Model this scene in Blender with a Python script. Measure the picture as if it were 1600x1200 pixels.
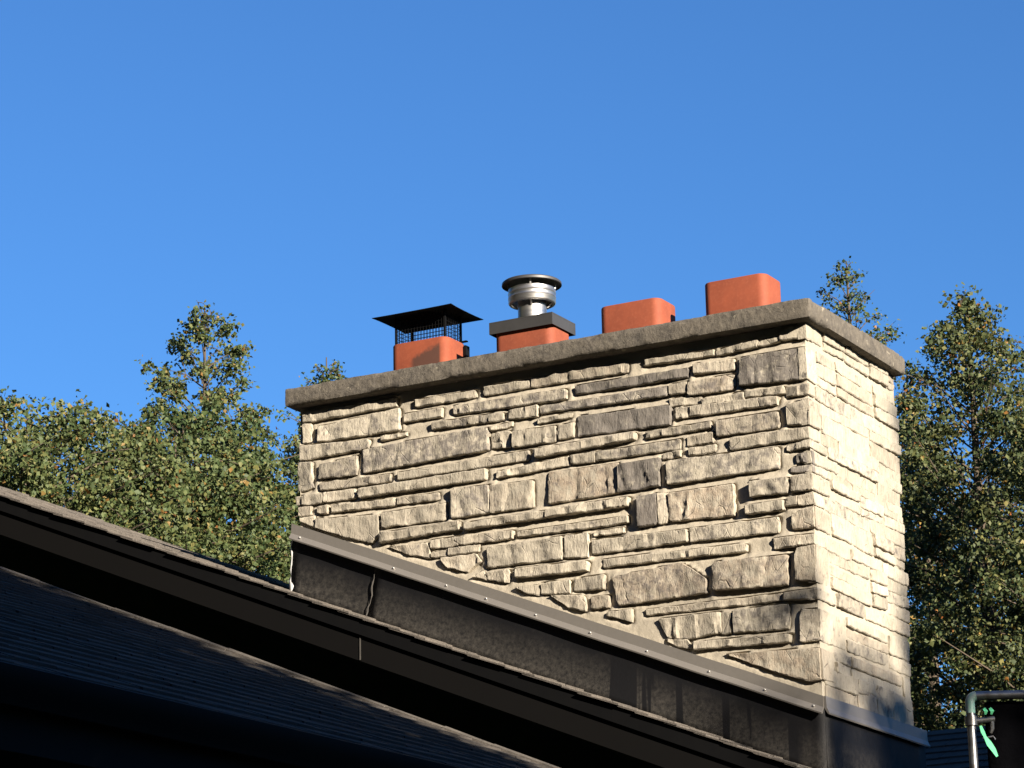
import bpy, bmesh, math, random
import numpy as np
from mathutils import Vector, Matrix, noise
for o in list(bpy.data.objects): bpy.data.objects.remove(o, do_unlink=True)
S = bpy.context.scene
COL = S.collection
ZG = 5.61                      # height of the chimney body's top above the ground

# ---------------------------------------------------------------- camera
cam = bpy.data.cameras.new('camera'); camo = bpy.data.objects.new('camera', cam); COL.objects.link(camo)
r = (0.87315, 0.48708, -0.01916); u = (0.14774, -0.22698, 0.96263); h = (-0.46453, 0.84335, 0.27014)
camo.matrix_world = Matrix(((r[0], u[0], -h[0], 5.1885), (r[1], u[1], -h[1], -12.3122), (r[2], u[2], -h[2], 1.598), (0, 0, 0, 1)))
cam.sensor_width = 36; cam.lens = 102.68; cam.clip_end = 2000
S.camera = camo
# ---------------------------------------------------------------- sky, sun, exposure
SUN = Vector((0.870, -0.400, 0.300)).normalized()
w = bpy.data.worlds.new('World'); S.world = w; w.use_nodes = True
nt = w.node_tree; nt.nodes.clear()
sky = nt.nodes.new('ShaderNodeTexSky'); sky.sky_type = 'NISHITA'; sky.sun_disc = False
sky.sun_elevation = math.asin(SUN.z); sky.sun_rotation = math.atan2(SUN.x, SUN.y)
sky.altitude = 0; sky.air_density = 1.05; sky.dust_density = 0.0; sky.ozone_density = 9.0
bg = nt.nodes.new('ShaderNodeBackground'); bg.inputs[1].default_value = 0.052
wo = nt.nodes.new('ShaderNodeOutputWorld')
nt.links.new(sky.outputs[0], bg.inputs[0]); nt.links.new(bg.outputs[0], wo.inputs[0])
sl = bpy.data.lights.new('sun', 'SUN'); sl.energy = 5.0; sl.angle = math.radians(0.55); sl.color = (1.0, 0.895, 0.765)
so = bpy.data.objects.new('sun', sl); COL.objects.link(so); so.rotation_euler = SUN.to_track_quat('Z', 'Y').to_euler(); so.location = (20, -8, 20)
S.cycles.max_bounces = 6; S.cycles.diffuse_bounces = 3; S.cycles.transmission_bounces = 3; S.cycles.glossy_bounces = 3
S.view_settings.view_transform = 'Standard'; S.view_settings.look = 'None'
S.view_settings.exposure = 1.72; S.view_settings.gamma = 1.0

# ---------------------------------------------------------------- helpers
def tag(o, label=None, cat=None, group=None, kind=None):
    if label: o['label'] = label
    if cat: o['category'] = cat
    if group: o['group'] = group
    if kind: o['kind'] = kind
    return o
def empty(name, loc, label, cat, group=None):
    o = bpy.data.objects.new(name, None); COL.objects.link(o); o.location = loc; o.empty_display_size = .2
    return tag(o, label, cat, group)
def mesh_obj(name, verts, faces, mat, parent=None, smooth=None, origin=None):
    """one mesh object; verts in world coordinates"""
    m = bpy.data.meshes.new(name)
    off = Vector(origin) if origin else (parent_world(parent) if parent else Vector((0, 0, 0)))
    m.from_pydata([(v[0]-off[0], v[1]-off[1], v[2]-off[2]) for v in verts], [], faces); m.update()
    o = bpy.data.objects.new(name, m); COL.objects.link(o)
    if parent:
        o.parent = parent; o.location = off - parent_world(parent)
    else: o.location = off
    if mat: m.materials.append(mat)
    if smooth is not None:
        m.shade_smooth()
        if smooth < 180: m.set_sharp_from_angle(angle=math.radians(smooth))
    return o
def parent_world(p):
    v = Vector((0, 0, 0))
    while p is not None: v = v+Vector(p.location); p = p.parent
    return v
class MB:
    def __init__(s): s.v = []; s.f = []
    def add(s, v, f):
        n = len(s.v); s.v += [tuple(x) for x in v]; s.f += [tuple(i+n for i in q) for q in f]
    def box(s, a, b):
        x0, y0, z0 = a; x1, y1, z1 = b
        s.add([(x0,y0,z0),(x1,y0,z0),(x1,y1,z0),(x0,y1,z0),(x0,y0,z1),(x1,y0,z1),(x1,y1,z1),(x0,y1,z1)],
              [(0,3,2,1),(4,5,6,7),(0,1,5,4),(1,2,6,5),(2,3,7,6),(3,0,4,7)])
    def tube(s, pts, rad, n=8, cap=True):
        pts = [Vector(p) for p in pts]; k = len(pts)
        rads = rad if isinstance(rad, (list, tuple)) else [rad]*k
        base = len(s.v); ref = None
        for i, p in enumerate(pts):
            d = (pts[min(i+1, k-1)]-pts[max(i-1, 0)]).normalized()
            if ref is None: ref = Vector((0, 0, 1)) if abs(d.z) < .9 else Vector((1, 0, 0))
            a = d.cross(ref).normalized(); ref = a.cross(d).normalized()
            for j in range(n):
                t = 2*math.pi*j/n; s.v.append(tuple(p+(a*math.cos(t)+ref*math.sin(t))*rads[i]))
        for i in range(k-1):
            for j in range(n):
                s.f.append((base+i*n+j, base+i*n+(j+1) % n, base+(i+1)*n+(j+1) % n, base+(i+1)*n+j))
        if cap:
            s.f.append(tuple(base+j for j in range(n))[::-1]); s.f.append(tuple(base+(k-1)*n+j for j in range(n)))
    def lathe(s, c, prof, n=48):
        base = len(s.v)
        for (rr, z) in prof:
            for j in range(n):
                t = 2*math.pi*j/n; s.v.append((c[0]+rr*math.cos(t), c[1]+rr*math.sin(t), c[2]+z))
        for i in range(len(prof)-1):
            for j in range(n):
                s.f.append((base+i*n+j, base+i*n+(j+1) % n, base+(i+1)*n+(j+1) % n, base+(i+1)*n+j))
    def sweep(s, prof, path, cap=True):
        """prof: list of 3D offsets, path: list of points (closed profile)"""
        base = len(s.v); n = len(prof)
        for p in path:
            for q in prof: s.v.append((p[0]+q[0], p[1]+q[1], p[2]+q[2]))
        for i in range(len(path)-1):
            for j in range(n):
                s.f.append((base+i*n+j, base+i*n+(j+1) % n, base+(i+1)*n+(j+1) % n, base+(i+1)*n+j))
        if cap:
            s.f.append(tuple(base+j for j in range(n))[::-1]); s.f.append(tuple(base+(len(path)-1)*n+j for j in range(n)))
    def build(s, name, mat, parent=None, smooth=None, origin=None):
        o = mesh_obj(name, s.v, s.f, mat, parent, smooth, origin)
        bm = bmesh.new(); bm.from_mesh(o.data); bmesh.ops.recalc_face_normals(bm, faces=bm.faces); bm.to_mesh(o.data); bm.free()
        return o

# ---------------------------------------------------------------- materials
class Mat:
    k = .66      # overall reflectance of the tints below
    def __init__(s, name, rough=.8, metal=0., spec=.5):
        s.m = bpy.data.materials.new(name); s.m.use_nodes = True; s.t = s.m.node_tree
        s.b = s.t.nodes['Principled BSDF']; s.b.inputs['Roughness'].default_value = rough
        s.b.inputs['Metallic'].default_value = metal; s.b.inputs['Specular IOR Level'].default_value = spec
        s.out = s.t.nodes['Material Output']; s._co = None
    def n(s, typ, **kw):
        x = s.t.nodes.new(typ)
        for k, v in kw.items(): setattr(x, k, v)
        return x
    def L(s, a, b): s.t.links.new(a, b)
    def coord(s, scale=(1, 1, 1), rand=False, loc=(0, 0, 0)):
        tc = s.n('ShaderNodeTexCoord'); mp = s.n('ShaderNodeMapping'); mp.inputs['Scale'].default_value = scale; mp.inputs['Location'].default_value = loc
        s.L(tc.outputs['Object'], mp.inputs['Vector'])
        if rand:
            oi = s.n('ShaderNodeObjectInfo'); mu = s.math('MULTIPLY', oi.outputs['Random'], 37.0)
            cb = s.n('ShaderNodeCombineXYZ'); s.L(mu, cb.inputs[0]); s.L(mu, cb.inputs[1]); s.L(mu, cb.inputs[2])
            ad = s.n('ShaderNodeVectorMath', operation='ADD'); s.L(mp.outputs[0], ad.inputs[0]); s.L(cb.outputs[0], ad.inputs[1]); return ad.outputs[0]
        return mp.outputs[0]
    def noise(s, scale, detail=4, rough=.55, co=None, dist=0.):
        x = s.n('ShaderNodeTexNoise'); x.inputs['Scale'].default_value = scale; x.inputs['Detail'].default_value = detail
        x.inputs['Roughness'].default_value = rough; x.inputs['Distortion'].default_value = dist
        s.L(co if co is not None else s.coord(), x.inputs['Vector']); return x.outputs['Fac']
    def math(s, op, a, b=None, clamp=False):
        x = s.n('ShaderNodeMath', operation=op); x.use_clamp = clamp
        for i, v in enumerate((a, b)):
            if v is None: continue
            if isinstance(v, (int, float)): x.inputs[i].default_value = v
            else: s.L(v, x.inputs[i])
        return x.outputs[0]
    def rng(s, v, a, b, c=0., d=1., smooth=False):
        x = s.n('ShaderNodeMapRange'); x.clamp = True
        if smooth: x.interpolation_type = 'SMOOTHSTEP'
        for i, q in zip((1, 2, 3, 4), (a, b, c, d)): x.inputs[i].default_value = q
        s.L(v, x.inputs[0]); return x.outputs[0]
    def mix(s, f, a, b, mode='MIX'):
        x = s.n('ShaderNodeMix', data_type='RGBA', blend_type=mode)
        for sock, v in ((x.inputs[0], f), (x.inputs[6], a), (x.inputs[7], b)):
            if isinstance(v, (int, float)): sock.default_value = v
            elif isinstance(v, tuple): sock.default_value = (*v, 1) if len(v) == 3 else v
            else: s.L(v, sock)
        return x.outputs[2]
    def color(s, c):
        if isinstance(c, tuple): s.b.inputs['Base Color'].default_value = (*c, 1)
        else: s.L(s.mix(1.0, c, (s.k, s.k, s.k), 'MULTIPLY') if s.k != 1 else c, s.b.inputs['Base Color'])
        return s
    def bump(s, v, strength=.4, dist=.005):
        x = s.n('ShaderNodeBump'); x.inputs['Strength'].default_value = strength; x.inputs['Distance'].default_value = dist
        s.L(v, x.inputs['Height']); s.L(x.outputs[0], s.b.inputs['Normal']); return s
M = {}
# stone veneer: object colour carries (dark staining, warm tint, grey) of each stone
a = Mat('stone', .9, 0, .25)
co = a.coord(rand=True); cs = a.coord(scale=(1, 1, .28), rand=True)
oi = a.n('ShaderNodeObjectInfo'); sp = a.n('ShaderNodeSeparateColor'); a.L(oi.outputs['Color'], sp.inputs[0])
n1 = a.noise(9, 3, .6, co); n2 = a.noise(26, 5, .68, co); n3 = a.noise(62, 4, .7, cs); n4 = a.noise(17, 4, .7, co, .6)
c = a.mix(a.rng(n1, .32, .68), (.555, .50, .388), (.455, .408, .318))
c = a.mix(a.math('MULTIPLY', a.rng(n4, .35, .62), sp.outputs[1]), c, (.455, .365, .265))
dk = a.math('ADD', a.math('MULTIPLY', n2, .55), a.math('MULTIPLY', n4, .45))
dk = a.rng(a.math('ADD', dk, a.math('MULTIPLY', sp.outputs[0], .27)), .55, .72, 0, .8, True)
c = a.mix(dk, c, (.135, .122, .115))
c = a.mix(a.rng(n3, .46, .66, 0, .32), c, (.24, .205, .165))
c = a.mix(a.rng(n3, .30, .44, .35, 0), c, (.60, .53, .42))
vo = a.n('ShaderNodeTexVoronoi', feature='DISTANCE_TO_EDGE'); vo.inputs['Scale'].default_value = 13; a.L(a.coord(scale=(1, 1, .45), rand=True), vo.inputs['Vector'])
crk = a.math('MULTIPLY', a.rng(vo.outputs['Distance'], .004, .022, 1, 0), a.rng(n1, .47, .62))
c = a.mix(a.math('MULTIPLY', crk, .22), c, (.07, .058, .048))
tone = a.rng(sp.outputs[2], 0, 1, .80, 1.12); cb = a.n('ShaderNodeCombineXYZ')
for i_ in range(3): a.L(tone, cb.inputs[i_])
c = a.mix(1.0, c, cb.outputs[0], 'MULTIPLY')
a.color(c); a.bump(a.math('ADD', a.math('ADD', a.math('MULTIPLY', n3, .8), n2), a.math('MULTIPLY', crk, -.8)), .6, .009); M['stone'] = a.m
a = Mat('mortar', .95, 0, .2)
n1 = a.noise(5, 5); n2 = a.noise(60, 5, .7)
c = a.mix(a.rng(n1, .3, .7), (.545, .485, .372), (.465, .412, .32)); c = a.mix(a.rng(n2, .35, .7, 0, .3), c, (.34, .29, .225))
a.color(c); a.bump(n2, .5, .006); M['mortar'] = a.m
a = Mat('concrete', .95, 0, .2)
n1 = a.noise(4, 6, .65); n2 = a.noise(38, 6, .7); n3 = a.noise(11, 5, .6)
c = a.mix(a.rng(n1, .3, .7), (.175, .153, .12), (.115, .102, .085)); c = a.mix(a.rng(n2, .5, .75, 0, .7), c, (.27, .235, .18))
c = a.mix(a.rng(n2, .28, .44, .85, 0), c, (.04, .036, .032)); c = a.mix(a.rng(n3, .56, .68, 0, .6), c, (.06, .055, .048))
n5 = a.noise(23, 3, .5); c = a.mix(a.rng(n5, .66, .72, 0, .8), c, (.36, .32, .24))
a.color(c); a.bump(n2, .8, .008); M['concrete'] = a.m
a = Mat('terracotta', .75, 0, .35)
n1 = a.noise(7, 4, .6, a.coord(rand=True)); n2 = a.noise(70, 4, .6)
c = a.mix(a.rng(n1, .3, .75), (.335, .08, .034), (.225, .053, .024)); c = a.mix(a.rng(n2, .5, .75, 0, .35), c, (.42, .125, .06))
a.color(c); a.bump(n2, .15, .002); M['terracotta'] = a.m
def marked_flue():
    a = Mat('terracotta_marked', .78, 0, .3)
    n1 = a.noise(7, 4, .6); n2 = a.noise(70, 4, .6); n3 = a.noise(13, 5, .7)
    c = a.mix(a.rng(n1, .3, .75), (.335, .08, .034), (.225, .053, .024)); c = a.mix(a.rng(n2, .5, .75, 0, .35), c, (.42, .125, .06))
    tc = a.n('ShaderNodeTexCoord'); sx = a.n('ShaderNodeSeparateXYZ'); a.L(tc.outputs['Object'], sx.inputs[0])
    # a dark mark low on the front face
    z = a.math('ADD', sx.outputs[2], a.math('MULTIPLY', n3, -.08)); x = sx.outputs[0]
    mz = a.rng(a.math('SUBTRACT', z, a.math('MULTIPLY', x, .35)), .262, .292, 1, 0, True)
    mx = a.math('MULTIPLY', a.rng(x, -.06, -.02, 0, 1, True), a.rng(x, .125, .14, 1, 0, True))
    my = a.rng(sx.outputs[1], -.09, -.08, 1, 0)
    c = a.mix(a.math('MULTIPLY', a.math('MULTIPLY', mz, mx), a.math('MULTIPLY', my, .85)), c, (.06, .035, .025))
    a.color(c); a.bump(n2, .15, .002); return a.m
M['terracotta_marked'] = marked_flue()
a = Mat('galvanised', .34, 1.0)
n1 = a.noise(9, 4, .6, a.coord(scale=(1, 1, 6))); a.color(a.mix(n1, (.86, .84, .80), (.60, .59, .56))); a.L(a.rng(n1, .3, .7, .36, .52), a.b.inputs['Roughness']); M['galvanised'] = a.m
a = Mat('dull_steel', .55, .7)
n1 = a.noise(12, 5, .6); a.color(a.mix(n1, (.16, .155, .15), (.09, .088, .085))); M['dull_steel'] = a.m
a = Mat('black_metal', .65, 0, .12)
n1 = a.noise(14, 5, .6); a.color(a.mix(n1, (.003, .003, .0035), (.006, .0058, .0056))); M['black_metal'] = a.m
# black step flashing with dust, runs and a chalky bottom
a = Mat('black_flashing', .6, 0, .16)
tc = a.n('ShaderNodeTexCoord'); sx = a.n('ShaderNodeSeparateXYZ'); a.L(tc.outputs['Object'], sx.inputs[0])
hgt = a.math('ADD', sx.outputs[2], a.math('MULTIPLY', sx.outputs[0], .4075))   # height above the roof slope
n1 = a.noise(6, 6, .7); n2 = a.noise(45, 6, .75); n3 = a.noise(11, 3, .5, a.coord(scale=(1, 1, .02)))
dust = a.math('ADD', a.math('MULTIPLY', a.rng(hgt, .01, .2, .9, 0), 1), a.math('MULTIPLY', a.rng(n1, .5, .74), .16))
dust = a.math('MULTIPLY', dust, a.rng(n2, .36, .66, .12, 1))
run = a.math('MAXIMUM', a.rng(n3, .545, .575, 1, .02, True), a.math('MAXIMUM', a.rng(sx.outputs[0], 1.68, 1.72, 1, 0), a.rng(sx.outputs[0], 2.75, 2.8, 0, 1)))
c = a.mix(a.math('MULTIPLY', dust, run), (.008, .008, .009), (.085, .077, .065))
a.color(c); a.bump(a.math('ADD', n1, a.math('MULTIPLY', n2, .2)), .25, .01); M['black_flashing'] = a.m
a = Mat('grey_trim', .42, .25, .5)
n1 = a.noise(5, 5, .6); n2 = a.noise(50, 4, .6); a.color(a.mix(a.math('MULTIPLY', n1, n2), (.235, .215, .188), (.16, .148, .13))); a.bump(n1, .1, .01); M['grey_trim'] = a.m
a = Mat('brown_fascia', .7, 0, .12)
n1 = a.noise(3, 5, .6); a.color(a.mix(n1, (.0052, .0045, .004), (.0036, .0033, .003))); M['brown_fascia'] = a.m
a = Mat('shingle', .95, 0, .15)
n1 = a.noise(3.5, 5, .6, a.coord(rand=True)); n2 = a.noise(170, 3, .7)
c = a.mix(a.rng(n1, .3, .7), (.092, .08, .068), (.052, .047, .042)); c = a.mix(a.rng(n2, .5, .72, 0, .6), c, (.15, .14, .13))
a.color(c); a.bump(n2, .5, .003); M['shingle'] = a.m
a = Mat('pale_shingle', .95, 0, .15)
n1 = a.noise(5, 5, .65, a.coord(rand=True)); n2 = a.noise(120, 3, .7)
c = a.mix(a.rng(n1, .3, .7), (.15, .13, .108), (.06, .054, .048)); c = a.mix(a.rng(n2, .5, .72, 0, .6), c, (.27, .24, .20))
a.color(c); a.bump(n2, .5, .003); M['pale_shingle'] = a.m
a = Mat('siding', .8); n1 = a.noise(4, 4); a.color(a.mix(n1, (.10, .105, .085), (.075, .08, .065))); M['siding'] = a.m
a = Mat('stain', .9); n1 = a.noise(40, 5, .7); a.color(a.mix(n1, (.02, .018, .016), (.10, .09, .075))); M['stain'] = a.m
a = Mat('caulk', .6); n1 = a.noise(30, 4); a.color(a.mix(n1, (.62, .62, .60), (.4, .4, .38))); M['caulk'] = a.m
a = Mat('scaffold_steel', .38, .85)
n1 = a.noise(20, 5, .65); a.color(a.mix(a.rng(n1, .4, .7), (.36, .37, .38), (.20, .18, .16))); M['scaffold_steel'] = a.m
a = Mat('mint_paint', .5); n1 = a.noise(22, 4, .6); a.color(a.mix(a.rng(n1, .4, .65), (.32, .62, .50), (.5, .52, .46))); M['mint_paint'] = a.m
a = Mat('green_tape', .5, 0, .5); n1 = a.noise(30, 4, .6); a.color(a.mix(n1, (.10, .80, .33), (.25, .85, .48))); M['green_tape'] = a.m
a = Mat('black_tarp', 1, 0, 0); n1 = a.noise(10, 4, .6); a.color(a.mix(n1, (.003, .003, .004), (.006, .006, .007))); a.bump(n1, .4, .03); M['black_tarp'] = a.m
a = Mat('bark', .95, 0, .1); n1 = a.noise(14, 5, .65, a.coord(scale=(1, 1, .2))); a.color(a.mix(n1, (.16, .125, .09), (.07, .055, .042))); a.bump(n1, .6, .02); M['bark'] = a.m
a = Mat('grass_ground', .95, 0, .1); n1 = a.noise(.6, 6, .65); n2 = a.noise(9, 5, .7); a.color(a.mix(a.math('MULTIPLY', n1, n2), (.035, .06, .018), (.085, .10, .04))); a.bump(n2, .5, .05); M['ground'] = a.m
def leaf_mat(name, cols):
    a = Mat(name, .6, 0, .3); a.k = 1
    g = a.n('ShaderNodeNewGeometry'); cr = a.n('ShaderNodeValToRGB'); cr.color_ramp.interpolation = 'LINEAR'
    e = cr.color_ramp.elements
    while len(e) < len(cols): e.new(.5)
    for el, (p, c) in zip(e, cols): el.position = p; el.color = (*c, 1)
    a.L(g.outputs['Random Per Island'], cr.inputs[0]); n1 = a.noise(1.1, 3, .6)
    c = a.mix(a.rng(n1, .4, .7, 0, .3), cr.outputs[0], (.105, .10, .032)); a.color(c)
    t = a.n('ShaderNodeBsdfTranslucent'); a.L(c, t.inputs[0]); ms = a.n('ShaderNodeMixShader'); ms.inputs[0].default_value = .28
    a.L(a.b.outputs[0], ms.inputs[1]); a.L(t.outputs[0], ms.inputs[2]); a.L(ms.outputs[0], a.out.inputs[0]); return a.m
M['leaf_olive'] = leaf_mat('leaf_olive', [(0, (.034, .056, .019)), (.45, (.066, .092, .030)), (.80, (.108, .126, .042)), (.95, (.15, .14, .045)), (.99, (.22, .12, .03)), (1, (.20, .07, .02))])
M['leaf_green'] = leaf_mat('leaf_green', [(0, (.026, .050, .017)), (.5, (.048, .078, .026)), (.85, (.085, .11, .035)), (.96, (.15, .13, .035)), (1, (.24, .10, .025))])
M['leaf_pale'] = leaf_mat('leaf_pale', [(0, (.060, .085, .045)), (.5, (.10, .12, .06)), (.9, (.14, .145, .07)), (1, (.17, .12, .05))])
M['leaf_dark'] = leaf_mat('leaf_dark', [(0, (.028, .046, .017)), (.5, (.056, .076, .026)), (.86, (.10, .108, .036)), (.96, (.17, .15, .04)), (.99, (.28, .14, .03)), (1, (.28, .07, .02))])
a = Mat('leaf_unseen', .8, 0, .15); a.k = 1; g = a.n('ShaderNodeNewGeometry'); a.color(a.mix(g.outputs['Random Per Island'], (.026, .042, .014), (.075, .09, .028))); M['leaf_unseen'] = a.m

# ================================================================ setting
mb = MB(); N = 40
mb.add([(0, 0, 0)]+[(400*math.cos(2*math.pi*i/N), 400*math.sin(2*math.pi*i/N), 0) for i in range(N)], [(0, i+1, (i+1) % N+1) for i in range(N)])
tag(mb.build('ground', M['ground']), kind='structure')

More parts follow.
